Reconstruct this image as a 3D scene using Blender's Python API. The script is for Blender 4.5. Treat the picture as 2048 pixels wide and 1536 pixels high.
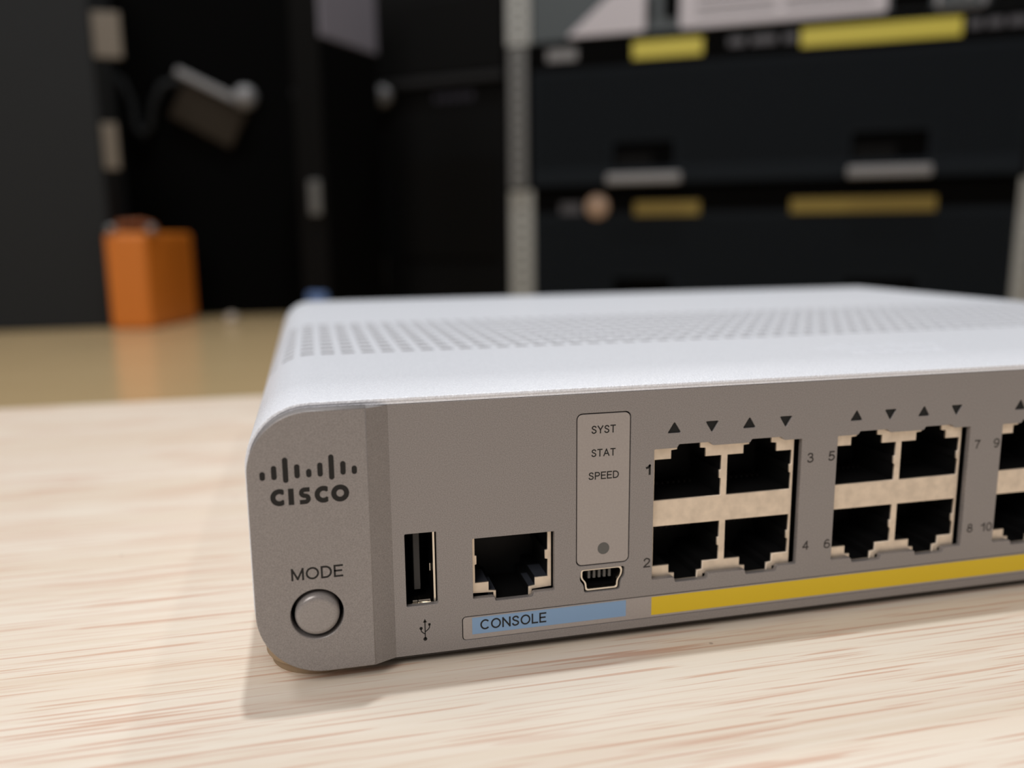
import bpy, bmesh, math, random
from mathutils import Vector, Matrix
for o in list(bpy.data.objects): bpy.data.objects.remove(o)
random.seed(7)
MM = 0.001
SC = bpy.context.scene
COL = SC.collection
def V(*a): return Vector(a) * MM

# ------------------------------------------------------------------ camera, light, exposure
cd = bpy.data.cameras.new('camera'); cam = bpy.data.objects.new('camera', cd); COL.objects.link(cam)
cam.matrix_world = Matrix(((0.97254735, 0.05002011, -0.22726558, 0.01113988),
                           (-0.23250247, 0.1681219, -0.95795492, -0.13034874),
                           (-0.00970869, 0.98449633, 0.17513631, 0.06922169), (0, 0, 0, 1)))
cd.sensor_width = 36; cd.lens = 1666.25 / 2048 * 36; cd.clip_start = 0.005; cd.clip_end = 20
cd.dof.use_dof = True; cd.dof.focus_distance = 0.139; cd.dof.aperture_fstop = 8.8; cd.dof.aperture_blades = 0
SC.camera = cam
w = bpy.data.worlds.new('room_light'); SC.world = w; w.use_nodes = True
bg = w.node_tree.nodes['Background']; bg.inputs[0].default_value = (1.0, 0.90, 0.84, 1); bg.inputs[1].default_value = 0.22
def area(name, loc, size, power, col, target=(0.1, 0.0, 0)):
    l = bpy.data.lights.new(name, 'AREA'); l.shape = 'DISK'; l.size = size; l.energy = power; l.color = col
    o = bpy.data.objects.new(name, l); COL.objects.link(o); o.location = loc
    o.rotation_euler = (Vector(target) - Vector(loc)).to_track_quat('-Z', 'Y').to_euler()
    return o
area('ceiling_or_fill_lamp', (0.105, 0.29, 1.7), 0.055, 10.5, (0.94, 0.98, 1.0))
area('ceiling_or_fill_lamp', (0.80, 1.35, 1.75), 0.09, 4.5, (1.0, 0.96, 0.92))
area('ceiling_or_fill_lamp', (-0.9, 0.55, 1.8), 0.5, 5.0, (0.96, 0.97, 1.0))
area('ceiling_or_fill_lamp', (-0.75, -1.0, 1.25), 1.0, 14, (1.0, 0.94, 0.89))  # soft warm fill added behind the camera to light the switch face
SC.view_settings.view_transform = 'Standard'; SC.view_settings.look = 'None'
SC.view_settings.gamma = 1; SC.view_settings.use_curve_mapping = False; SC.view_settings.exposure = 0.13

# ------------------------------------------------------------------ materials
def lin(c): return tuple(((v / 255) / 12.92 if v <= 10 else ((v / 255 + 0.055) / 1.055) ** 2.4) for v in c) + (1,)
def mat(name, rgb, rough=.5, metal=0.0, spec=.5, noise=None, bump=None, coat=0):
    """noise=(scale per mm, amount): value speckle;  bump=(scale per mm, height mm, strength)"""
    m = bpy.data.materials.new(name); m.use_nodes = True; nt = m.node_tree; b = nt.nodes['Principled BSDF']
    c = lin(rgb); b.inputs['Base Color'].default_value = c
    b.inputs['Roughness'].default_value = rough; b.inputs['Metallic'].default_value = metal
    b.inputs['Specular IOR Level'].default_value = spec; b.inputs['Coat Weight'].default_value = coat
    tc = nt.nodes.new('ShaderNodeTexCoord')
    if noise:
        n = nt.nodes.new('ShaderNodeTexNoise'); n.inputs['Scale'].default_value = noise[0] * 1000; n.inputs['Detail'].default_value = 2
        nt.links.new(tc.outputs['Object'], n.inputs['Vector'])
        r = nt.nodes.new('ShaderNodeValToRGB'); nt.links.new(n.outputs['Fac'], r.inputs[0])
        a = noise[1]; e = r.color_ramp.elements
        e[0].position = .3; e[1].position = .72
        e[0].color = tuple(v * (1 - a) for v in c[:3]) + (1,); e[1].color = tuple(min(1, v * (1 + a)) for v in c[:3]) + (1,)
        nt.links.new(r.outputs[0], b.inputs['Base Color'])
    if bump:
        n = nt.nodes.new('ShaderNodeTexNoise'); n.inputs['Scale'].default_value = bump[0] * 1000; n.inputs['Detail'].default_value = 1
        nt.links.new(tc.outputs['Object'], n.inputs['Vector'])
        bp = nt.nodes.new('ShaderNodeBump'); bp.inputs['Distance'].default_value = bump[1] * MM; bp.inputs['Strength'].default_value = bump[2]
        nt.links.new(n.outputs['Fac'], bp.inputs['Height']); nt.links.new(bp.outputs[0], b.inputs['Normal'])
    return m
M = {}
M['face'] = mat('grey_metallic_paint', (143, 139, 138), .42, .3, .5, noise=(5.5, .2), bump=(5.0, .03, .25))
M['window'] = mat('window_grey', (160, 154, 151), .35, .15, .5, noise=(3, .05))
M['cover'] = mat('white_textured_paint', (233, 237, 246), .34, 0, .5, noise=(3.4, .10), bump=(2.6, .14, 1.0))  # colour speckle paints the tiny glints of the textured paint
M['shield'] = mat('nickel_shield', (224, 210, 192), .38, .55, .5, noise=(.55, .10))
M['nickel'] = mat('bright_nickel', (225, 218, 205), .22, 1.0, .5)
M['jack'] = mat('black_jack_plastic', (17, 17, 18), .5, 0, .25)
M['black'] = mat('black_gap', (8, 8, 8), .7, 0, .1)
M['ink'] = mat('dark_ink', (38, 37, 36), .6, 0, .2)
M['print'] = mat('grey_ink', (60, 57, 55), .6, 0, .2)
M['lens'] = mat('dark_lens', (20, 22, 23), .5, 0, .3)
M['dot'] = mat('grey_dot', (95, 95, 93), .5, 0, .3)
M['blue'] = mat('blue_print', (128, 160, 196), .4, 0, .4)
M['yellow'] = mat('yellow_print', (216, 186, 34), .4, 0, .4)
M['foot'] = mat('brown_rubber', (150, 130, 105), .6, 0, .3)
M['tray'] = mat('tray_grey', (60, 57, 55), .5, .3, .3)

def wood(name, base, light, dash, rough, coat=0.0):
    m = bpy.data.materials.new(name); m.use_nodes = True; nt = m.node_tree; b = nt.nodes['Principled BSDF']
    b.inputs['Roughness'].default_value = rough; b.inputs['Coat Weight'].default_value = coat; b.inputs['Specular IOR Level'].default_value = .35
    tc = nt.nodes.new('ShaderNodeTexCoord')
    def streak(sx, sy, lo, hi, detail=2.0, off=0, dist=0):
        mp = nt.nodes.new('ShaderNodeMapping'); mp.inputs['Scale'].default_value = (1000 / sx, 1000 / sy, 1)
        mp.inputs['Location'].default_value = (off, off * 1.7, off)
        nt.links.new(tc.outputs['Object'], mp.inputs['Vector'])
        n = nt.nodes.new('ShaderNodeTexNoise'); n.inputs['Scale'].default_value = 1; n.inputs['Detail'].default_value = detail
        n.inputs['Distortion'].default_value = dist
        nt.links.new(mp.outputs[0], n.inputs['Vector'])
        r = nt.nodes.new('ShaderNodeMapRange'); r.inputs['From Min'].default_value = lo; r.inputs['From Max'].default_value = hi
        nt.links.new(n.outputs['Fac'], r.inputs['Value']); return r.outputs[0]
    def mix(f, a, bb):
        x = nt.nodes.new('ShaderNodeMix'); x.data_type = 'RGBA'
        nt.links.new(f, x.inputs[0])
        for i, s in ((6, a), (7, bb)):
            if isinstance(s, tuple): x.inputs[i].default_value = s
            else: nt.links.new(s, x.inputs[i])
        return x.outputs[2]
    def scale(f, k):
        x = nt.nodes.new('ShaderNodeMath'); x.operation = 'MULTIPLY'; nt.links.new(f, x.inputs[0]); x.inputs[1].default_value = k; return x.outputs[0]
    c = mix(scale(streak(300, 22, .38, .62, 1), .6), lin(base), lin(light))
    c = mix(scale(streak(95, 1.5, .42, .62, 2, 4), .5), c, lin(light))
    c = mix(scale(streak(120, 5, .5, .68, 2, 11), .13), c, lin(dash))
    d1 = streak(44, .95, .60, .642, 1.0, 23)
    c = mix(scale(d1, .62), c, lin(dash))
    d2 = streak(26, .6, .585, .64, 1.0, 41)
    c = mix(scale(d2, .34), c, lin(dash))
    sp = nt.nodes.new('ShaderNodeTexVoronoi'); sp.inputs['Scale'].default_value = 75
    nt.links.new(tc.outputs['Object'], sp.inputs['Vector'])
    r = nt.nodes.new('ShaderNodeMapRange'); r.inputs['From Min'].default_value = .035; r.inputs['From Max'].default_value = .02
    nt.links.new(sp.outputs['Distance'], r.inputs['Value'])
    c = mix(scale(r.outputs[0], .5), c, lin((120, 100, 90)))
    nt.links.new(c, b.inputs['Base Color'])
    bp = nt.nodes.new('ShaderNodeBump'); bp.inputs['Strength'].default_value = .25; bp.inputs['Distance'].default_value = .00008; bp.invert = True
    nt.links.new(d1, bp.inputs['Height']); nt.links.new(bp.outputs[0], b.inputs['Normal'])
    return m
M['birch'] = wood('pale_laminate', (231, 216, 197), (241, 232, 219), (208, 163, 138), .45)
M['tan'] = wood('tan_laminate', (196, 172, 130), (202, 178, 136), (188, 160, 118), .16)

# ------------------------------------------------------------------ object helpers
def tag(o, label=None, cat=None, group=None, kind=None):
    if label: o['label'] = label
    if cat: o['category'] = cat
    if group: o['group'] = group
    if kind: o['kind'] = kind
    return o
def link(name, me, m, parent=None, smooth=False):
    o = bpy.data.objects.new(name, me); COL.objects.link(o)
    if m and not me.materials: me.materials.append(m)
    if smooth:
        for p in me.polygons: p.use_smooth = True
    if parent:
        o.parent = parent; o.matrix_parent_inverse = parent.matrix_world.inverted()
    return o
def empty(name, loc=(0, 0, 0), rz=0.0):
    o = bpy.data.objects.new(name, None); COL.objects.link(o); o.empty_display_size = .02
    o.matrix_world = Matrix.Translation(V(*loc)) @ Matrix.Rotation(rz, 4, 'Z'); return o
def mesh_from(bm, name):
    me = bpy.data.meshes.new(name); bm.to_mesh(me); bm.free(); return me
FRONT = Matrix(((1, 0, 0, 0), (0, 0, -1, 0), (0, 1, 0, 0), (0, 0, 0, 1)))   # curve xy -> world xz, curve +z -> -Y (towards the viewer)
def curve_mesh(splines, half, bevel=0.0, res=2):
    cu = bpy.data.curves.new('c', 'CURVE'); cu.dimensions = '2D'; cu.fill_mode = 'BOTH'
    cu.extrude = half; cu.bevel_depth = bevel; cu.bevel_resolution = res
    for pts in splines:
        s = cu.splines.new('POLY'); s.points.add(len(pts) - 1)
        for p, q in zip(s.points, pts): p.co = (q[0], q[1], 0, 1)
        s.use_cyclic_u = True
    ob = bpy.data.objects.new('c', cu); me = bpy.data.meshes.new_from_object(ob)
    bpy.data.objects.remove(ob); bpy.data.curves.remove(cu)
    return me
def plate(name, splines, y0, y1, m, parent, bevel=0.0, basis=FRONT, join=None):
    """flat part in the xz plane from depth y0 (front) to y1 (mm)"""
    half = (y1 - y0) / 2
    me = curve_mesh(splines, max(half - bevel, .001), bevel)
    me.transform(Matrix.Scale(MM, 4) @ Matrix.Translation((0, (y0 + y1) / 2, 0)) @ basis)
    if join is not None: join.from_mesh(me); bpy.data.meshes.remove(me); return None
    return link(name, me, m, parent)
def rect(x0, x1, z0, z1, r=0.0, n=5):
    if r <= 0: return [(x0, z0), (x1, z0), (x1, z1), (x0, z1)]
    P = []
    for cx, cz, a in ((x1 - r, z0 + r, -90), (x1 - r, z1 - r, 0), (x0 + r, z1 - r, 90), (x0 + r, z0 + r, 180)):
        for k in range(n + 1):
            t = math.radians(a + 90 * k / n); P.append((cx + r * math.cos(t), cz + r * math.sin(t)))
    return P
def circle(cx, cz, r, n=40, s=1.0): return [(cx + r * math.cos(2 * math.pi * k / n), cz + s * r * math.sin(2 * math.pi * k / n)) for k in range(n)]
def rounded(pts, r, n=4):
    P = []; k = len(pts)
    for i in range(k):
        a, b, c = Vector(pts[i - 1]), Vector(pts[i]), Vector(pts[(i + 1) % k])
        u = (a - b); v = (c - b); ru = min(r, u.length * .45); rv = min(r, v.length * .45)
        p, q = b + u.normalized() * ru, b + v.normalized() * rv
        for j in range(n + 1):
            t = j / n; P.append(tuple((1 - t) ** 2 * p + 2 * t * (1 - t) * b + t * t * q))
    return P
def box_bm(bm, x0, x1, y0, y1, z0, z1, bev=0.0, seg=2):
    r = bmesh.ops.create_cube(bm, size=1, matrix=Matrix.Translation(V((x0 + x1) / 2, (y0 + y1) / 2, (z0 + z1) / 2)) @ Matrix.Diagonal((abs(x1 - x0) * MM, abs(y1 - y0) * MM, abs(z1 - z0) * MM, 1)))
    if bev:
        es = list({e for v in r['verts'] for e in v.link_edges})
        bmesh.ops.bevel(bm, geom=es, offset=bev * MM, segments=seg, affect='EDGES', profile=.5)
def box(name, x0, x1, y0, y1, z0, z1, m, parent=None, bev=0.0, seg=2):
    bm = bmesh.new(); box_bm(bm, x0, x1, y0, y1, z0, z1, bev, seg); return link(name, mesh_from(bm, name), m, parent)
def tube_walls(name, outline, y0, y1, m, parent, back=True):
    """open-fronted socket housing: walls run back from an outline, closed at the back"""
    bm = bmesh.new(); n = len(outline)
    A = [bm.verts.new(V(x, y0, z)) for x, z in outline]; B = [bm.verts.new(V(x, y1, z)) for x, z in outline]
    for i in range(n): bm.faces.new((A[i], A[(i + 1) % n], B[(i + 1) % n], B[i]))
    if back: bm.faces.new(B)
    bmesh.ops.recalc_face_normals(bm, faces=bm.faces)
    return link(name, mesh_from(bm, name), m, parent)
def stroke(pts, wd):
    L, Rr = [], []
    for i, p in enumerate(pts):
        a = Vector(pts[max(0, i - 1)]); b = Vector(pts[min(len(pts) - 1, i + 1)]); d = (b - a).normalized(); n = Vector((-d.y, d.x)) * wd / 2
        L.append(tuple(Vector(p) + n)); Rr.append(tuple(Vector(p) - n))
    return L + Rr[::-1]
def smooth_path(ctrl, n=6):
    P = []; c = [Vector(p) for p in ctrl]; c = [c[0] * 2 - c[1]] + c + [c[-1] * 2 - c[-2]]
    for i in range(1, len(c) - 2):
        for j in range(n):
            t = j / n; a, b, d, e = c[i - 1], c[i], c[i + 1], c[i + 2]
            P.append(tuple(.5 * ((2 * b) + (d - a) * t + (2 * a - 5 * b + 4 * d - e) * t * t + (3 * b - a - 3 * d + e) * t ** 3)))
    P.append(tuple(c[-2])); return P
def arcs(cx, cz, r, a0, a1, n=28, s=1.0): return [(cx + r * math.cos(math.radians(a0 + (a1 - a0) * k / n)), cz + s * r * math.sin(math.radians(a0 + (a1 - a0) * k / n))) for k in range(n + 1)]
def capsule(x, z0, z1, wd):
    r = wd / 2; return arcs(x, z1 - r, r, 0, 180, 10) + arcs(x, z0 + r, r, 180, 360, 10)
def cylinder_bm(bm, p, r1, r2, z0, z1, n=32):
    bmesh.ops.create_cone(bm, cap_ends=True, segments=n, radius1=r1 * MM, radius2=r2 * MM, depth=(z1 - z0) * MM, matrix=Matrix.Translation(V(p[0], p[1], (z0 + z1) / 2)))
def ell(cx, cz, rx, rz, a0, a1, n=22): return [(cx + rx * math.cos(math.radians(a0 + (a1 - a0) * k / n)), cz + rz * math.sin(math.radians(a0 + (a1 - a0) * k / n))) for k in range(n + 1)]
# plain sans lettering drawn with strokes: width, strokes in a box of height 1
GL = {
 'A': (.86, [[(0, 0), (.43, 1)], [(.43, 1), (.86, 0)], [(.14, .33), (.72, .33)]]),
 'C': (.86, [ell(.46, .5, .46, .5, 42, 318)]),
 'D': (.76, [[(0, 0), (0, 1), (.3, 1)] , [(0, 0), (.3, 0)], ell(.3, .5, .46, .5, -90, 90)]),
 'E': (.62, [[(.62, 0), (0, 0), (0, 1), (.62, 1)], [(0, .52), (.56, .52)]]),
 'L': (.56, [[(0, 1), (0, 0), (.56, 0)]]),
 'M': (.88, [[(0, 0), (0, 1)], [(0, 1), (.44, .06)], [(.44, .06), (.88, 1)], [(.88, 1), (.88, 0)]]),
 'N': (.76, [[(0, 0), (0, 1)], [(0, 1), (.76, 0)], [(.76, 0), (.76, 1)]]),
 'O': (.94, [ell(.47, .5, .47, .5, 0, 366, 40)]),
 'P': (.64, [[(0, 0), (0, 1), (.36, 1)], [(0, .46), (.36, .46)], ell(.36, .73, .28, .27, -90, 90, 14)]),
 'S': (.66, [smooth_path([(.64, .76), (.55, .93), (.33, 1.0), (.1, .9), (.06, .72), (.2, .58), (.46, .47), (.62, .33), (.6, .12), (.35, 0.0), (.1, .06), (.0, .26)])]),
 'T': (.72, [[(0, 1), (.72, 1)], [(.36, 1), (.36, 0)]]),
 'Y': (.76, [[(0, 1), (.38, .45)], [(.76, 1), (.38, .45)], [(.38, .47), (.38, 0)]]),
 '0': (.6, [ell(.3, .5, .3, .5, 0, 366, 34)]),
 '1': (.34, [[(0, .74), (.16, .8), (.34, 1.0)], [(.34, 1.0), (.34, 0)]]),
 '2': (.6, [smooth_path([(.02, .7), (.1, .92), (.3, 1.0), (.52, .9), (.57, .68), (.45, .46), (.2, .22), (.0, 0)]), [(0, 0), (.6, 0)]]),
 '3': (.58, [smooth_path([(.02, .78), (.12, .95), (.3, 1.0), (.5, .9), (.5, .66), (.32, .55), (.2, .54)]), smooth_path([(.2, .54), (.4, .52), (.57, .38), (.55, .12), (.3, 0), (.08, .06), (.0, .24)])]),
 '4': (.64, [[(.48, 0), (.48, 1)], [(.48, 1), (0, .3)], [(0, .28), (.64, .28)]]),
 '5': (.58, [[(.54, 1), (.12, 1), (.06, .5)], smooth_path([(.06, .5), (.28, .62), (.52, .52), (.58, .3), (.46, .07), (.24, 0), (.06, .06), (0, .22)])]),
 '6': (.6, [ell(.3, .3, .3, .3, 0, 366, 26), smooth_path([(.0, .32), (.04, .7), (.2, .95), (.38, 1.0), (.54, .88)])]),
 '7': (.58, [[(0, 1), (.58, 1)], smooth_path([(.58, 1), (.34, .55), (.2, 0)])]),
 '8': (.6, [ell(.3, .76, .24, .24, 0, 366, 24), ell(.3, .27, .3, .27, 0, 366, 26)]),
 '9': (.6, [ell(.3, .7, .3, .3, 0, 366, 26), smooth_path([(.6, .68), (.56, .3), (.4, .05), (.22, 0), (.06, .12)])]),
}
def text(s, x0, x1, z0, z1, y, m, parent, name='lettering', weight=.15):
    h = z1 - z0; t = weight * h; gap = .115 * h + t
    tot = sum(GL[c][0] for c in s) * (h - t) + gap * (len(s) - 1) + t
    k = (x1 - x0) / tot; u = t / 2; bm = bmesh.new()
    for i, c in enumerate(s):
        for si, st in enumerate(GL[c][1]):
            P = [(x0 + k * (u + a * (h - t)), z0 + t / 2 + b * (h - t)) for a, b in st]
            # lengthen the ends a little so that corners close
            for e, f in ((0, 1), (-1, -2)):
                d = Vector(P[e]) - Vector(P[f]); P[e] = tuple(Vector(P[e]) + d.normalized() * t * .42) if len(st) == 2 else P[e]
            if len(st) == 3 or len(st) == 4 and c in 'E5D':
                Q = []
                for p, q in zip(P, P[1:]):
                    dd = (Vector(q) - Vector(p)).normalized() * t * .5; Q.append([tuple(Vector(p) - dd), tuple(Vector(q) + dd)])
            else: Q = [P]
            if (Vector(st[0]) - Vector(st[-1])).length < .12 and len(st) > 20:      # closed bowl: a ring
                cx = (max(p[0] for p in P) + min(p[0] for p in P)) / 2; cq = (max(p[1] for p in P) + min(p[1] for p in P)) / 2
                rx = max(p[0] for p in P) - cx; rz = max(p[1] for p in P) - cq
                plate('x', [ell(cx, cq, rx + t / 2, rz + t / 2, 0, 350, 35), ell(cx, cq, rx - t / 2, rz - t / 2, 0, 350, 35)[::-1]], y - .012, y - .003, None, None, join=bm)
                continue
            for qi, q in enumerate(Q): plate('x', [stroke(q, t)], y - .012 - .0025 * (si + qi), y - .003, None, None, join=bm)
        u += GL[c][0] * (h - t) + gap
    return link(name, mesh_from(bm, name), m, parent)
def rod(name, pts, r, m, parent=None, n=10):
    cu = bpy.data.curves.new('r', 'CURVE'); cu.dimensions = '3D'; cu.bevel_depth = r * MM; cu.bevel_resolution = 3; cu.use_fill_caps = True
    s = cu.splines.new('POLY'); s.points.add(len(pts) - 1)
    for p, q in zip(s.points, pts): p.co = (*V(*q), 1)
    ob = bpy.data.objects.new('r', cu); me = bpy.data.meshes.new_from_object(ob); bpy.data.objects.remove(ob)
    return link(name, me, m, parent, smooth=True)

# ------------------------------------------------------------------ setting
M['floor'] = mat('floor_grey', (70, 68, 66), .6, noise=(.01, .1))
M['wall'] = mat('dark_wall', (20, 20, 21), .9, 0, .1, noise=(.01, .1))
tag(box('floor', -2500, 2500, -1500, 2200, -780, -750, M['floor']), kind='structure')
tag(box('wall_back', -2500, 2500, 1700, 1760, -750, 1700, M['wall']), kind='structure')

# ------------------------------------------------------------------ desks
M['desk_edge'] = mat('pale_edge_band', (214, 196, 172), .5, noise=(.5, .06))
M['steel'] = mat('desk_steel', (90, 90, 92), .5, .4, .4)
def desk(label, x0, x1, y0, y1, top, m, rz=0):
    t = tag(empty('desk', ((x0 + x1) / 2, (y0 + y1) / 2, -750)), label, 'desk')
    box('desktop', x0, x1, y0, y1, top - 25, top, m, t, 1.0)
    for sx in (x0 + 40, x1 - 80):
        for sy in (y0 + 25, y1 - 65): box('leg', sx, sx + 40, sy, sy + 40, -750, top - 25, M['steel'], t, 2)
    box('frame_rail', x0 + 80, x1 - 80, y1 - 60, y1 - 40, top - 65, top - 25, M['steel'], t)
    return t
desk('pale birch laminate desk under the white network switch', -650, 850, -420, 263.2, -2, M['birch'])
desk('glossy tan wood desk behind, carrying the orange case and black equipment', -1100, 1400, 267, 1400, -18, M['tan'])

# ------------------------------------------------------------------ network switch
sw = tag(empty('network_switch', (134, 106, -2)), 'white topped compact network switch with grey port face on the pale desk', 'network switch')
XR = 268.0
def logo(cx0, z0, k, fn):
    """bars and letters; k = scale, (cx0, z0) = origin of the small front version's coordinate system"""
    bars = [(2.28, 32.85, 34.24), (4.0, 32.83, 35.08), (5.7, 32.25, 36.27), (7.43, 32.85, 35.1), (9.18, 32.87, 34.23), (10.88, 32.86, 35.11), (12.6, 32.25, 36.28), (14.36, 32.9, 35.1), (16.08, 32.87, 34.25)]
    T = lambda P: [((x - 9.18) * k + cx0, (z - 32.4) * k + z0) for x, z in P]
    for x, a, b in bars: fn('logo_bar', [T(capsule(x, a, b, .82))])
    def C(x):
        c = x + 1.36; return arcs(c, 30.0, 1.36, 59.5, 300.5) + [(c + .69, 29.5)] + arcs(c, 30.0, .57, 320, 40, 24) + [(c + .69, 30.5)]
    fn('logo_letter', [T(C(3.25))]); fn('logo_letter', [T(rect(5.93, 6.77, 28.67, 31.3))])
    S = [(1.66, 2.33)] + arcs(.88, 1.84, .49, 90, 270, 14) + arcs(.92, .856, .49, 86, -90, 14) + [(.1, .366)]
    fn('logo_letter', [T(stroke([(7.51 + x, 28.64 + z) for x, z in S], .72))])
    fn('logo_letter', [T(C(9.86))]); fn('logo_letter', [T(circle(13.76, 29.99, 1.38, 48)), T(circle(13.76, 29.99, .58, 36)[::-1])])

# front panel -------------------------------------------------
WY = -2.5
GX, PITCH, JP = 67.2, 35.94, 13.97          # first port block, block pitch, jack pitch
bm = bmesh.new()
holes = [rect(23.65, 29.07, 8.63, 21.4, .25, 2)]
holes.append(rounded([(34.9, 8.75), (38.6, 8.75), (38.8, 8.0), (45.4, 8.0), (45.6, 8.75), (49.33, 8.75), (49.33, 19.55), (34.9, 19.55)], .2, 2))
holes.append(rect(53.07, 62.98, 12.55, 39.78, 1.1))
MU = [(54.0, 11.95), (62.15, 11.95), (62.15, 10.1), (61.45, 9.3), (61.3, 7.6), (54.6, 7.6), (54.5, 9.1), (53.75, 10.0)]
holes.append(rounded(MU, .5))
SX1 = GX + 2 * PITCH + 30
holes.append(rect(32.93, SX1, 1.42, 5.84, .7))
for g in range(3):
    x = GX + g * PITCH
    holes.append(rounded([(x, 8.69), (x + 4.3, 8.69), (x + 4.5, 7.75), (x + 10.8, 7.75), (x + 11, 8.69), (x + 18.2, 8.69), (x + 18.4, 7.75), (x + 24.7, 7.75), (x + 24.9, 8.69), (x + 28.79, 8.69),
                          (x + 28.79, 32.66), (x + 25.1, 32.66), (x + 24.5, 33.3), (x + 18.6, 33.3), (x + 18.3, 32.66), (x + 11.1, 32.66), (x + 10.5, 33.3), (x + 4.6, 33.3), (x + 4.3, 32.66), (x, 32.66)], .25, 2))
TRI = []
for g in range(3):
    for k, (dx, up) in enumerate(((3.72, 1), (10.85, 0), (18.05, 1), (25.25, 0))):
        cx = GX + g * PITCH + dx; zb, zt = (35.3, 37.05) if up else (36.98, 35.2)
        TRI.append(rounded([(cx - 1.42, zb + (-.08 if up else .08)), (cx + 1.42, zb + (-.08 if up else .08)), (cx, zt + (.42 if up else -.42))], .5, 4))
holes += TRI
plate('x', [rect(21.7, XR - 21.7, 0, 43)] + [h[::-1] for h in holes], 0, 1.1, None, None, .07, join=bm)
def wing(flip):
    f = (lambda P: [(XR - x, z) for x, z in P][::-1]) if flip else (lambda P: P)
    out = [(18.0, .6), (18.0, 43.1)] + arcs(9.6, 33.65, 9.45, 90, 180, 16) + arcs(10.55, 11, 10.4, 180, 270, 16)
    hs = [f(out)] + ([] if flip else [circle(9.34, 10.35, 4.32, 56)[::-1]])
    plate('x', hs, WY, 1.1, None, None, .2, join=bm)
    xs = [18.0, 21.75] if not flip else [XR - 18.0, XR - 21.75]
    P = [(xs[0], WY), (xs[1], 0.0), (xs[1], 1.1), (xs[0], 1.1)]
    A = [bm.verts.new(V(x, y, .45)) for x, y in P]; B = [bm.verts.new(V(x, y, 43.2)) for x, y in P]
    A[1].co.z = A[2].co.z = 0; B[1].co.z = B[2].co.z = 43.05 * MM
    for i in range(4): bm.faces.new((A[i], A[(i + 1) % 4], B[(i + 1) % 4], B[i]))
    bm.faces.new(A); bm.faces.new(B)
wing(False); wing(True)
panel = link('front_panel', mesh_from(bm, 'front_panel'), M['face'], sw)
logo(9.18, 32.4, 1.0, lambda n, s: plate(n, s, WY - .012, WY - .002, M['ink'], panel))
text('MODE', 5.65, 13.65, 16.25, 18.3, WY, M['ink'], panel)
NUM = {0: '13', 1: '24'}
for g in range(3):
    x = g * PITCH; a = 4 * g
    for s, (u0, u1, z0, z1) in ((str(a + 1), (65.75, 66.65, 28.1, 30.0)) if g == 0 else (str(a + 1), (65.45, 66.85, 28.05, 29.9)), (str(a + 3), (97.05, 98.4, 28.0, 29.87)),
                                (str(a + 2), (65.55, 66.95, 11.15, 12.95)), (str(a + 4), (97.05, 98.38, 11.25, 13.05))):
        if len(s) > 1: u0, u1 = (u0 - 1.25, u1) if u0 < 80 else (u0, u1 + 1.25)
        text(s, u0 + x, u1 + x, z0, z1, 0, M['ink'] if s == '1' else M['print'], panel, 'port_number', weight=.2 if s == '1' else .15)
# usb trident
ub = bmesh.new()
for P in (rect(26.58, 26.76, 2.6, 5.9), [(26.35, 5.6), (27.0, 5.6), (26.67, 6.25)], circle(26.66, 2.65, .33, 20), circle(26.0, 4.62, .27, 16), rect(27.22, 27.62, 4.98, 5.38),
          stroke(smooth_path([(26.0, 4.6), (26.05, 4.1), (26.4, 3.72), (26.66, 3.55)]), .17), stroke(smooth_path([(27.42, 5.2), (27.38, 4.6), (27.05, 4.2), (26.67, 3.95)]), .17)):
    plate('x', [P], -.012, -.002, None, None, join=ub)
link('usb_symbol', mesh_from(ub, 'usb_symbol'), M['ink'], panel)
# mode button
bm = bmesh.new(); c = (9.34, 10.35); prof = [(3.5, 2.0), (3.5, -2.1), (3.44, -2.4), (3.28, -2.68), (3.0, -2.9), (2.7, -3.0), (2.3, -3.03), (0.0, -3.03)]
ring = []
for r, y in prof[:-1]: ring.append([bm.verts.new(V(c[0] + r * math.cos(2 * math.pi * k / 56), y, c[1] + r * math.sin(2 * math.pi * k / 56))) for k in range(56)])
for a, b in zip(ring, ring[1:]):
    for k in range(56): bm.faces.new((a[k], a[(k + 1) % 56], b[(k + 1) % 56], b[k]))
bm.faces.new(ring[-1]); bmesh.ops.recalc_face_normals(bm, faces=bm.faces)
tag(link('mode_button', mesh_from(bm, 'mode_button'), mat('button_paint', (146, 142, 141), .3, .25, .6, noise=(4.8, .12)), sw, smooth=True), 'round grey push button under the word MODE')
box('button_backing', 4, 15, 1.2, 1.6, 5, 16, M['black'], sw)
# status window
win = plate('status_window', [rect(53.38, 62.66, 12.87, 39.46, .85)], .02, 1.0, M['window'], sw, .05)
text('SYST', 55.78, 60.15, 36.1, 37.5, .02, M['ink'], win); text('STAT', 55.8, 60.15, 32.05, 33.4, .02, M['ink'], win)
text('SPEED', 55.3, 60.8, 28.05, 29.38, .02, M['ink'], win)
plate('status_dot', [circle(58.13, 15.55, 1.08)], .004, .016, M['dot'], win)
# label strip
strip = plate('label_strip', [rect(33.2, SX1 - .15, 1.62, 5.56, .5)], .04, 1.0, M['window'], sw, .05)
plate('blue_band', [rect(34.7, 62.45, 2.42, 5.42)], .015, .035, M['blue'], strip)
plate('yellow_band', [rect(67.3, SX1 - 1.5, 2.0, 5.42)], .015, .035, M['yellow'], strip)
text('CONSOLE', 36.1, 47.78, 3.08, 4.93, .015, M['ink'], strip)
# triangle light guides
for P in TRI: plate('port_indicator', [P], .3, 1.0, M['lens'], sw)
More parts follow.
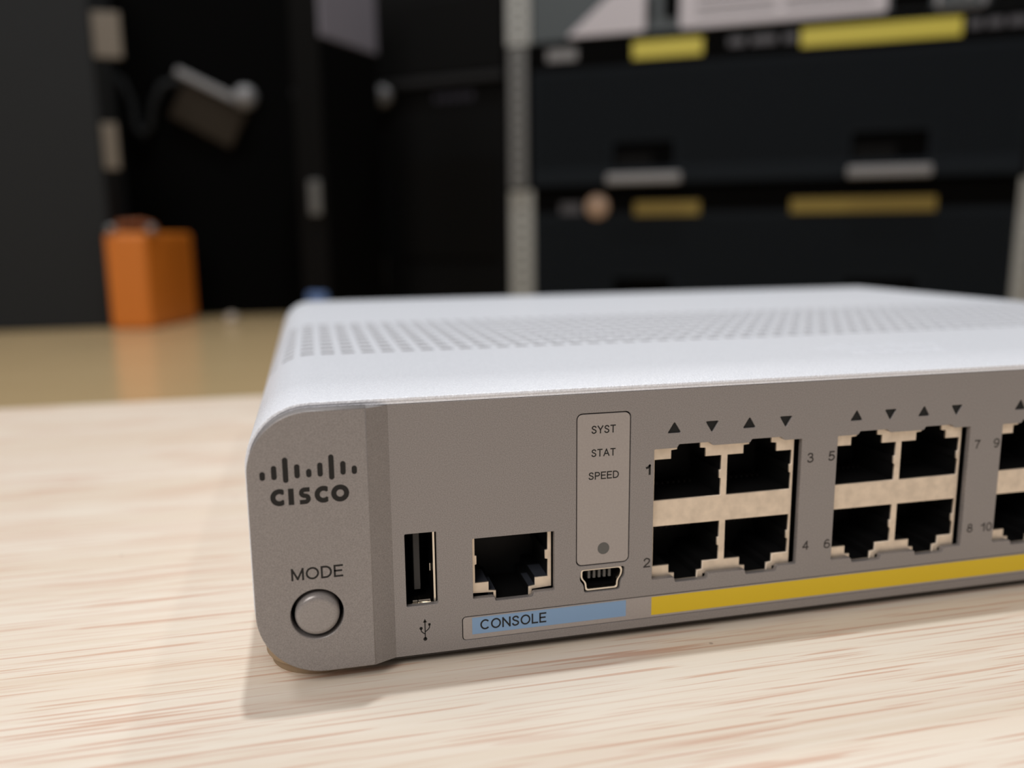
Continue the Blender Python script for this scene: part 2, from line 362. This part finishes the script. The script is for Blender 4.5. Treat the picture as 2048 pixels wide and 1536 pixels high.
# usb A socket
us = bmesh.new()
plate('x', [rect(23.2, 28.78, 8.2, 21.9), rect(23.5, 28.48, 8.6, 21.6)[::-1]], 1.15, 2.0, None, None, .03, join=us)
us = link('usb_socket', mesh_from(us, 'usb_socket'), M['nickel'], sw)
tube_walls('socket_liner', rect(23.5, 28.48, 8.6, 21.6), 1.9, 14, M['black'], us)
box('tongue', 25.4, 26.5, 3.2, 13, 10.2, 20.7, mat('dark_tongue', (48, 48, 49), .5), us, .1)
for a, b in ((24.9, 25.75), (25.85, 27.9)): box('spring_tab', a, b, 1.4, 3.2, 8.62, 9.1, M['nickel'], us, .08)
box('spring_tab', 28.2, 28.48, 4, 5.2, 13.0, 14.4, M['nickel'], us, .08)
tube_walls('socket_surround', rect(23.0, 29.5, 8.0, 22.1), 1.12, 15, M['black'], us)
# RJ45 sockets
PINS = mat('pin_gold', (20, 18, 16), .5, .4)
def jack_outline(x, z, up, w=13.0, h=7.62):
    """stepped RJ45 opening; x, z = lower left of the rectangular part; latch steps above (up) or below"""
    ld = 2.75 if up else 3.05
    s = [(3.1, 0), (3.1, 1.55), (4.2, 1.65), (4.2, ld), (8.85, ld), (8.85, 1.65), (9.9, 1.55), (9.9, 0)]
    body = [(w, 0), (w, 2.9), (w - .32, 2.95), (w - .32, 4.25), (w, 4.3), (w, h), (0, h), (0, 0)]
    P = [(a, -b) for a, b in s] + body
    if up: P = [(a, h - b) for a, b in P][::-1]
    return [(x + a, z + b) for a, b in P]
def jack_housing(outline, y0, parent, up, x, z, w=13.0, h=7.62):
    hs = tube_walls('jack_housing', outline, y0, 14, M['jack'], parent)
    pb = bmesh.new()
    for k in range(8):
        px = x + 2.6 + k * (w - 5.2) / 7; zz = (z + .7) if up else (z + h - .7)
        zt = z + 3.0 if up else z + h - 3.0
        box_bm(pb, px - .14, px + .14, 8.5, 12, min(zz, zt - .3), max(zz, zt - .3) - 1.6 if up else max(zz, zt - .3))
    link('contact_pins', mesh_from(pb, 'contact_pins'), PINS, parent)['kind'] = 'stuff'
    return hs
for g in range(3):
    x = GX + g * PITCH
    outl = []
    for k in range(2):
        jx = x + .58 + k * JP
        outl.append((jack_outline(jx, 22.8, True, 13.02, 7.65), True, jx, 22.8)); outl.append((jack_outline(jx, 10.6, False, 13.02, 7.6), False, jx, 10.6))
    edge = [(x - .3, 8.15), (x + 4.2, 8.15), (x + 4.2, 7.1), (x + 10.4, 7.1), (x + 10.4, 8.4), (x + 18.4, 8.4), (x + 18.4, 7.1), (x + 24.4, 7.1), (x + 24.4, 8.4), (x + 27.8, 8.4), (x + 27.8, 33.9), (x - .3, 33.9)]
    blk = plate('port_block', [edge] + [o[::-1] for o, *_ in outl], 1.25, 1.75, M['shield'], sw, .12)
    box('shield_side', x + 27.68, x + 27.8, 1.7, 14, 8.3, 33.6, M['shield'], blk)
    for o, up, jx, jz in outl: jack_housing(o, 1.5, blk, up, jx, jz, 13.02, 7.62)
    tube_walls('block_surround', rect(x - .6, x + 29.6, 6.8, 34.3), 1.12, 15, M['black'], blk)
# console socket
cz = 11.05
co = [(37.84, cz), (37.84, 9.5), (39.1, 9.35), (39.1, 7.75), (45.0, 7.75), (45.0, 9.35), (46.13, 9.5), (46.13, cz - .15), (48.42, cz - .15), (48.42, 14.2), (47.95, 14.3), (47.95, 15.7), (48.42, 15.8), (48.42, 19.9), (35.5, 19.9), (35.5, 16.0), (35.8, 15.9), (35.8, 14.5), (35.5, 14.4), (35.5, cz)]
ce = [(35.0, 9.35), (38.6, 9.2), (38.8, 8.0), (45.3, 8.0), (45.5, 9.0), (48.95, 9.2), (48.95, 20.4), (35.0, 20.4)]
ce = [(35.0, 9.35), (38.75, 9.2), (38.75, 7.4), (45.35, 7.4), (45.5, 9.0), (48.95, 9.2), (48.95, 20.4), (35.0, 20.4)]
cs = plate('console_socket', [ce, co[::-1]], 1.2, 1.6, M['shield'], sw, .06)
M['jack_lit'] = mat('lit_jack_plastic', (54, 57, 65), .5, 0, .4)  # jack plastic lightened to paint the light on the step tops
tube_walls('jack_housing', co, 1.5, 12, M['jack'], cs)
box('latch_step', 35.55, 37.8, 1.7, 7.0, cz - .6, cz + .02, M['jack_lit'], cs); box('latch_step', 46.2, 48.4, 1.7, 7.0, cz - .8, cz - .1, M['jack_lit'], cs)
box('latch_step', 37.86, 39.1, 1.7, 7.0, 8.6, 9.5, M['jack_lit'], cs); box('latch_step', 45.02, 46.1, 1.7, 7.0, 8.6, 9.5, M['jack_lit'], cs)
tube_walls('socket_surround', rect(34.5, 49.8, 7.1, 20.8), 1.12, 14, M['black'], cs)
# mini usb
mo = rounded([(54.1, 11.9), (61.4, 11.9), (61.75, 11.3), (61.6, 10.3), (60.95, 9.4), (60.85, 7.95), (55.0, 7.95), (54.85, 9.4), (54.1, 10.3)], .45)
mc = (57.9, 9.95); mi = [((px - mc[0]) * .935 + mc[0], (pz - mc[1]) * .88 + mc[1]) for px, pz in mo]
mu = plate('mini_usb_socket', [mo, mi[::-1]], .25, 1.5, M['nickel'], sw, .05)
tube_walls('socket_liner', mi, 1.2, 8, M['jack'], mu)
for k in range(5):
    xx = 55.9 + k * .95; box('contact', xx, xx + .45, 1.8, 6, 9.5, 10.9, mat('contact_grey', (100, 100, 100), .4, .5) if k == 0 else bpy.data.materials['contact_grey'], mu)
tube_walls('socket_surround', rect(53.0, 63.0, 7.0, 12.68), 1.12, 10, M['black'], mu)
# top cover with perforations ------------------------------------------------
H, R0, XO = 44.2, 10.0, -.4
RB, ZB = 10.6, .6                                   # lower corner radius, underside height
LB = RB * math.pi / 2; LS = (H - R0) - (ZB + RB); L1 = LB + LS; LA = R0 * math.pi / 2; L2 = (XR + .8) - 2 * R0
TOT = 2 * L1 + 2 * LA + L2
def prof_pt(s, off=0.0):
    """arc length -> x, z on the rounded shell; off = inward offset"""
    if s > TOT / 2:
        x, z = prof_pt(TOT - s, off); return XR - x, z
    r = R0 - off
    if s < LB: a = s / RB; return XO + RB - (RB - off) * math.sin(a), ZB + RB - (RB - off) * math.cos(a)
    if s < L1: return XO + off, ZB + RB + (s - LB)
    if s < L1 + LA: a = (s - L1) / R0; return XO + R0 - r * math.cos(a), H - R0 + r * math.sin(a)
    return XO + R0 + (s - L1 - LA), H - off
sx = lambda x: L1 + LA + (x - (XO + R0))
cols = []
k = -3
while 9.35 + 4.39 * k < XR - 4: cols.append((sx(9.35 + 4.39 * k) - 1.45, sx(9.35 + 4.39 * k) + 1.45)); k += 1
br = set([0, L1, TOT - L1, TOT, .3]) | {c for p in cols for c in p} | {L1 + LA * i / 10 for i in range(11)} | {TOT - L1 - LA * i / 10 for i in range(11)} | {LB * i / 8 for i in range(9)} | {TOT - LB * i / 8 for i in range(9)}
br = sorted(br); b2 = [br[0]]
for s in br[1:]:
    if s - b2[-1] > .02: b2.append(s)
br = b2
rows = [(54.2 + 6.7 * j, 54.2 + 6.7 * j + 3.1) for j in range(10)]
ys = [-.14, -.05, .12, 20, 40] + [v for r in rows for v in r] + [135, 160, 185, 212.6, 213]
bm = bmesh.new()
def inhole(s, y): return any(a < s < b for a, b in cols) and any(a < y < b for a, b in rows)
TH = .5; G0, G1 = [], []
for i, s in enumerate(br):
    r0, r1 = [], []
    for y in ys:
        o = {-.14: .3, -.05: .1, 213: .25}.get(y, 0)
        x, z = prof_pt(s, o); r0.append(bm.verts.new(V(x, y, z))); x, z = prof_pt(s, TH); r1.append(bm.verts.new(V(x, y, z)))
    G0.append(r0); G1.append(r1)
solid = [[not inhole((br[i] + br[i + 1]) / 2, (ys[j] + ys[j + 1]) / 2) for j in range(len(ys) - 1)] for i in range(len(br) - 1)]
NI, NJ = len(br) - 1, len(ys) - 1
for i in range(NI):
    for j in range(NJ):
        if not solid[i][j]: continue
        bm.faces.new((G0[i][j], G0[i][j + 1], G0[i + 1][j + 1], G0[i + 1][j])); bm.faces.new((G1[i][j], G1[i + 1][j], G1[i + 1][j + 1], G1[i][j + 1]))
        for di, dj, a, b in ((-1, 0, (i, j), (i, j + 1)), (1, 0, (i + 1, j + 1), (i + 1, j)), (0, -1, (i + 1, j), (i, j)), (0, 1, (i, j + 1), (i + 1, j + 1))):
            ni, nj = i + di, j + dj
            if not (0 <= ni < NI and 0 <= nj < NJ) or not solid[ni][nj]:
                bm.faces.new((G0[a[0]][a[1]], G1[a[0]][a[1]], G1[b[0]][b[1]], G0[b[0]][b[1]]))
bmesh.ops.delete(bm, geom=[v for v in bm.verts if not v.link_faces], context='VERTS')
bmesh.ops.recalc_face_normals(bm, faces=bm.faces)
cover = link('top_cover', mesh_from(bm, 'top_cover'), M['cover'], sw, smooth=True)
cover.data.set_sharp_from_angle(angle=math.radians(35))
# inner flange behind the lip: the seam between cover and panel
fb = bmesh.new(); fl = [s_ for s_ in br if LB * .5 < s_ < TOT - LB * .5 and not any(a < s_ < b for a, b in cols[2:-2])]
pr = []
for s_ in fl:
    (xa, za), (xb, zb) = prof_pt(s_, .5), prof_pt(s_, 1.05)
    pr.append([fb.verts.new(V(xa, .04, za)), fb.verts.new(V(xb, .04, zb)), fb.verts.new(V(xb, 3, zb)), fb.verts.new(V(xa, 3, za))])
for a, b in zip(pr, pr[1:]):
    for q in range(4): fb.faces.new((a[q], a[(q + 1) % 4], b[(q + 1) % 4], b[q]))
bmesh.ops.recalc_face_normals(fb, faces=fb.faces)
link('seam_flange', mesh_from(fb, 'seam_flange'), M['cover'], cover)
lb = bmesh.new()
def top_logo(n, s):
    me = curve_mesh(s, .02, .03); me.transform(Matrix.Scale(MM, 4) @ Matrix.Translation((0, 0, H + .02))); lb.from_mesh(me); bpy.data.meshes.remove(me)
logo(134, 28.5, 2.0, top_logo)
link('raised_logo', mesh_from(lb, 'raised_logo'), M['cover'], cover)
# closed body behind the face
box('base_tray', 10.4, XR - 10.4, 1.3, 212, .5, 1.3, M['tray'], sw)
box('base_tray_front', 19, XR - 19, .4, 1.2, -.55, -.02, M['tray'], sw).name = 'base_lip'
plate('back_panel', [rect(.8, XR - .8, 1.6, 43, 8.5)], 211, 212.4, M['tray'], sw)
for fx in (9.7, XR - 9.7):
    for fy in (9.9, 200):
        bm = bmesh.new(); cylinder_bm(bm, (fx, fy), 8.45, 8.5, -2, -.2, 48); cylinder_bm(bm, (fx, fy), 9.35, 9.35, -.2, 1.6, 48)
        link('rubber_foot', mesh_from(bm, 'rubber_foot'), M['foot'], sw)

# ------------------------------------------------------------------ background equipment
M['charcoal'] = mat('charcoal_paint', (37, 39, 41), .7, 0, .15, noise=(.3, .08))
M['blk1'] = mat('black_paint', (4, 4, 4), .8, 0, .04)
M['blk2'] = mat('black_paint_satin', (12, 12, 12), .7, 0, .08)
M['bezel'] = mat('blue_black_bezel', (20, 25, 30), .7, 0, .1)
M['beige'] = mat('beige_bracket', (102, 94, 83), .5, .1)
M['silver'] = mat('brushed_silver', (122, 122, 124), .45, .3)
M['lav'] = mat('pale_lavender_paint', (114, 112, 123), .6)
M['orange'] = mat('orange_plastic', (204, 116, 36), .45, 0, .5)
M['dorange'] = mat('dark_orange_plastic', (120, 62, 16), .5, 0, .4)
M['ear'] = mat('grey_steel_ear', (146, 148, 146), .5, .2)
M['ear2'] = mat('dim_steel_ear', (96, 97, 97), .5, .2)
M['white'] = mat('white_plastic', (165, 155, 142), .6, 0, .2)
M['brown'] = mat('brown_label', (36, 28, 16), .6, 0, .2)
DT = -18
# upright charcoal chassis at the left
ch = tag(empty('equipment_chassis', (-480, 870, DT)), 'charcoal equipment chassis standing upright left of the orange case', 'equipment')
box('body', -780, -180.8, 773.5, 870, DT, 340, M['charcoal'], ch, 2)
for a, b, x0, x1 in ((241, 283, -176, -155), (137, 181, -180, -166)):
    e = bmesh.new()
    box_bm(e, -180.8, x1, 777, 780, a, b, 1.2); link('mounting_bracket', mesh_from(e, 'mounting_bracket'), M['beige'], ch)['label'] = 'beige metal mounting bracket'
# black cabinet
cb = tag(empty('equipment_cabinet', (-80, 980, DT)), 'black equipment cabinet with diagonal silver latch lever behind the orange case', 'cabinet')
box('body', -330, 40, 880, 1100, DT, 350, M['blk1'], cb, 3)
k_ = 880 / 844
bar = box('latch_lever', -38, 38, -4, 4, -4.5, 4.5, M['silver'], cb, 2); 
bar.parent = None; bar.matrix_world = Matrix.Translation(V(-86, 868, 231)) @ Matrix.Rotation(math.radians(25.5), 4, 'Y'); bar.parent = cb; bar.matrix_parent_inverse = cb.matrix_world.inverted()
g = box('lever_grip', -36, 36, -3, 3, -22, 22, M['brown'], cb, 2)
g.parent = None; g.matrix_world = Matrix.Translation(V(-90, 873, 203)) @ Matrix.Rotation(math.radians(28), 4, 'Y'); g.parent = cb; g.matrix_parent_inverse = cb.matrix_world.inverted()
def ball(name, c, r, m, parent, sy=.6):
    bm = bmesh.new(); bmesh.ops.create_uvsphere(bm, u_segments=24, v_segments=14, radius=r * MM, matrix=Matrix.Translation(V(*c)) @ Matrix.Diagonal((1, sy, 1, 1)))
    return link(name, mesh_from(bm, name), m, parent, smooth=True)
ball('lever_knob', (-50, 864, 221), 13, M['silver'], cb)
ball('bolt_head', (7, 880, 229), 8, M['charcoal'], cb, .3)
pts = [(-190, 872, 243), (-176, 872, 236), (-168, 872, 215), (-166, 871, 188), (-158, 870, 180), (-150, 870, 190), (-146, 870, 212), (-136, 870, 232), (-120, 872, 238)]
tag(rod('cable', [(-199, 872, 243)] + pts + [(-112, 872, 236)], 4, M['charcoal']), 'dark grey cable loop hanging in front of the black cabinet', 'cable')
# slim case standing on edge in the gap
sc = tag(empty('slim_case', (31.6, 759, DT), math.radians(90 - 38.2)), 'slim black case on edge with pale upper side, right of latch lever cabinet', 'equipment')
def local(parent, o): o.parent = parent; o.matrix_parent_inverse = Matrix.Identity(4); return o
b = local(sc, box('body', 0, 100, 0, 38, 0, 283, M['blk1'], None, 1.5))
local(sc, box('upper_panel', 0, 100, 0, 38, 283.2, 370, M['lav'], None, 1.5))
local(sc, box('front_trim', -2.5, -.1, 2, 36, 1, 366, M['blk2'], None, .8))
local(sc, box('latch', -7, -2.5, 6, 20, 110, 145, M['ear2'], None, 2))
local(sc, box('blue_tab', -8, -2.6, 4, 28, 1, 31, mat('blue_tab_plastic', (96, 124, 176), .5), None, 2))
# black tower rotated, left of the stack
tw = tag(empty('computer_tower', (88.5, 955.8, DT), math.radians(-38.2)), 'black tower case with round silver knob, left of the stacked server units', 'computer tower')
local(tw, box('body', 3, 190, 0, 200, 0, 370, M['blk2'], None, 3))
local(tw, box('top_bezel', 3, 190, -8, -.2, 272, 360, M['blk2'], None, 3))
local(tw, box('ledge', 3, 190, -10, -.2, 262, 271.5, mat('ledge_black', (34, 34, 35), .7, 0, .15), None, 2))
kn = bmesh.new(); bmesh.ops.create_uvsphere(kn, u_segments=24, v_segments=14, radius=.0135, matrix=Matrix.Translation(V(27, -6, 256)) @ Matrix.Diagonal((1, .6, 1, 1)))
local(tw, link('knob', mesh_from(kn, 'knob'), M['silver'], None, smooth=True))
for k in range(5): local(tw, box('badge_mark', 96 + k * 11, 103 + k * 11, -.8, -.1, 244, 253, mat('dim_badge', (44, 43, 56), .5) if k == 0 else bpy.data.materials['dim_badge'], None, .3))
local(tw, box('clip', 8, 20, -6, -.1, 22, 62, mat('dim_clip', (58, 56, 50), .6), None, 2))
local(tw, box('vent_panel', 45, 180, -3, -.1, 60, 180, mat('vent_black', (11, 10, 9), .8, 0, .08), None, 2))

# orange case
oc = tag(empty('orange_case', (-150, 800, DT)), 'small orange hard case standing on the tan desk', 'case')
ob = bmesh.new()
base = [(-183.2, 753.5), (-143.8, 744), (-111.4, 840), (-150.8, 850)]
A = [ob.verts.new(V(x, y, DT)) for x, y in base]; B = [ob.verts.new(V(x, y, 76)) for x, y in base]
for i in range(4): ob.faces.new((A[i], A[(i + 1) % 4], B[(i + 1) % 4], B[i]))
ob.faces.new(A); ob.faces.new(B); bmesh.ops.recalc_face_normals(ob, faces=ob.faces)
bmesh.ops.bevel(ob, geom=list(ob.edges), offset=.005, segments=3, affect='EDGES', profile=.5)
link('shell', mesh_from(ob, 'shell'), M['orange'], oc)
rod('handle', [(-172, 760, 74), (-168, 761, 84), (-150, 765, 85), (-140, 768, 82), (-137, 769, 74)], 4, M['dorange'], oc)
for x, y, z in ((-174.5, 752, 79), (-139, 754, 79)): ball('latch_rivet', (x, y, z), 4.5, M['silver'], oc, .8)
sp = bmesh.new()
tag(ball('cable_end', (-73, 790, -14.5), 7, M['white'], None, 2.2), 'small white cable end lying on the tan desk right of the orange case', 'cable end').data.transform(Matrix.Identity(4))

# ------------------------------------------------------------------ stacked server units
SO, SR = (231.25, 706.9, DT), math.atan2(-0.51204286, 0.8589599)
def unit(label, z0, z1, earm, earx, back=0):
    t = tag(empty('server_unit', (SO[0] + .512 * back, SO[1] + .859 * back, z0), SR), label, 'server', 'servers stacked behind the switch')
    Z = lambda z: z - z0
    local(t, box('chassis', 0, 440, 4, 400, 0, z1 - z0 - .8, M['charcoal'] if z0 > 200 else M['blk1'], None, 1))
    for side in (0, 1):
        e = bmesh.new(); x0, x1 = (earx[0], earx[1]) if side == 0 else (440 - earx[1] + .2, 440 - earx[0])
        me_holes = []
        zz = 8
        while zz < z1 - z0 - 12: me_holes.append(rect((x0 + x1) / 2 - 3, (x0 + x1) / 2 + 3, zz, zz + 4, 1.2, 3)); zz += 11.5
        plate('x', [rect(x0, x1, .5, z1 - z0 - 1.2, 1)] + [h[::-1] for h in me_holes], 0, 3.4, None, None, .2, join=e)
        local(t, link('rack_ear', mesh_from(e, 'rack_ear'), earm, None))
    return t, Z
def bezel(t, Z, z0, z1, windows):
    band = local(t, box('top_band', 2, 438, -2, 3.5, Z(z1 - 24), Z(z1 - 1.5), M['blk1'], None, .8))
    wins = [rect(a, b, Z(c), Z(d), 2, 3) for a, b, c, d in windows]
    lo = local(t, plate('bezel', [rect(2, 438, Z(z0 + 17), Z(z1 - 24.5), 1)] + [h[::-1] for h in wins], -1, 3.5, M['bezel'], None, .3))
    fl = local(t, box('lower_band', 2, 438, -3, 3.5, Z(z0 + 1.2), Z(z0 + 16.5), M['bezel'], None, 1))
    zz = z0 + 22; sl = bmesh.new()
    while zz < z1 - 28:
        segs = [(5, 435)]
        for a, b, c, d in windows:
            if c - 3 < zz < d + 3: segs = [(s, min(e, a - 3)) for s, e in segs if s < a - 3] + [(max(s, b + 3), e) for s, e in segs if e > b + 3]
        for s, e in segs: box_bm(sl, s, e, -2.2, -.9, Z(zz), Z(zz + 1.6))
        zz += 4.2
    sl = local(t, link('louvre', mesh_from(sl, 'louvre'), M['bezel'], None)); sl['kind'] = 'stuff'
M['stripe'] = mat('server_yellow', (186, 174, 62), .5); M['stripe2'] = mat('shaded_ochre_print', (120, 102, 32), .5)  # stripe2: ochre print with the lowest unit's shade darkened into its colour
M['dimtext'] = mat('dim_lettering', (110, 110, 112), .5); M['dim2'] = mat('dimmer_lettering', (58, 58, 64), .5)
M['slotwhite'] = mat('light_grey_plate', (178, 174, 180), .5, .1)
# middle unit
z0, z1 = 116.5, 253.0
t, Z = unit('tall dark server with two yellow stripes under the pale top unit, middle of stack', z0, z1, M['ear2'], (-22, -4))
bezel(t, Z, z0, z1, [(84, 143, 131, 158), (300, 364, 131, 158)])
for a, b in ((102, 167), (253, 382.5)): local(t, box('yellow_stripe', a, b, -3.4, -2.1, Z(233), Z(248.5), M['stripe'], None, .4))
local(t, box('badge', 18, 48, -2.8, -2.1, Z(236), Z(247), M['dimtext'], None, .4))
for a, b, m in ((190, 205, 'dim2'), (210, 232, 'dim2'), (238, 250, 'dim2'), (387, 398, 'dim2'), (401, 414, 'dim2'), (417, 432, 'dim2')): local(t, box('mark', a, b, -2.8, -2.1, Z(238), Z(246), M[m], None, .3))
for a, b in ((79, 151), (297.5, 367)): local(t, box('release_tab', a, b, -12, -3.1, Z(117.5), Z(127.5), M['silver'], None, 2))
for a, b in ((84, 143), (300, 364)):
    local(t, box('window_block', a + 3, a + 38, 1, 3.9, Z(131), Z(146), M['blk2'], None, .5))
# bottom unit
z0, z1 = DT, 115.7
t, Z = unit('dark server with two dim yellow stripes, lowest of the stack', z0, z1, M['ear'], (-24, 1), 6)
bezel(t, Z, z0, z1, [(84, 143, 0, 27), (300, 364, 0, 27)])
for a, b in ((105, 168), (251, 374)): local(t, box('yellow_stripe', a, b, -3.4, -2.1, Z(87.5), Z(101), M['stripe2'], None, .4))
local(t, ball('round_badge', (68, -3, 97 - z0), 12, mat('peach_badge', (150, 125, 105), .5), None, .25))
local(t, box('badge', 30, 52, -2.8, -2.1, Z(90), Z(101), M['dim2'], None, .4))
# top unit
z0, z1 = 254.0, 330.0
t, Z = unit('grey expansion unit with pale slotted module plates on top of the stack', z0, z1, M['ear'], (-24, 0))
M['tealgrey'] = mat('teal_grey_paint', (62, 70, 74), .5, 0, .4)
local(t, box('face_plate', 2, 438, .5, 3.6, Z(z0 + 1), Z(z1 - 2), M['tealgrey'], None, .5))
P = rounded([(38, Z(257.5)), (113, Z(257.5)), (113, Z(292)), (80, Z(292))], 3)
local(t, plate('module_plate', [P], -3, 0.2, M['slotwhite'], None, .5))
def slotted(a, b, c, d, name='module_plate'):
    hs = []; zz = c + 9
    while zz < d - 6:
        hs.append(rect(a + 14, (a + b) / 2 - 4, Z(zz), Z(zz + 2.6), 1, 2)); hs.append(rect((a + b) / 2 + 4, b - 10, Z(zz), Z(zz + 2.6), 1, 2)); zz += 7
    local(t, plate(name, [rect(a, b, Z(c), Z(d), 2.5)] + [h[::-1] for h in hs], -4, 0.2, M['slotwhite'], None, .5))
slotted(146, 322, 257, 322)
slotted(362, 398, 256, 322)
local(t, box('dark_slot', 130, 144, -1, .3, Z(268), Z(292), M['blk1'], None, .3)); local(t, box('dark_slot', 115, 120, -1, .3, Z(266), Z(288), M['blk1'], None, .3))
local(t, box('dark_slot', 326, 358, -1, .3, Z(258), Z(322), M['blk1'], None, .3)); local(t, box('dark_slot', 402, 436, -1, .3, Z(258), Z(322), M['blk1'], None, .3))
local(t, box('lower_rail', 36, 436, -1.5, .3, Z(254.5), Z(256.5), M['blk1'], None, .3))
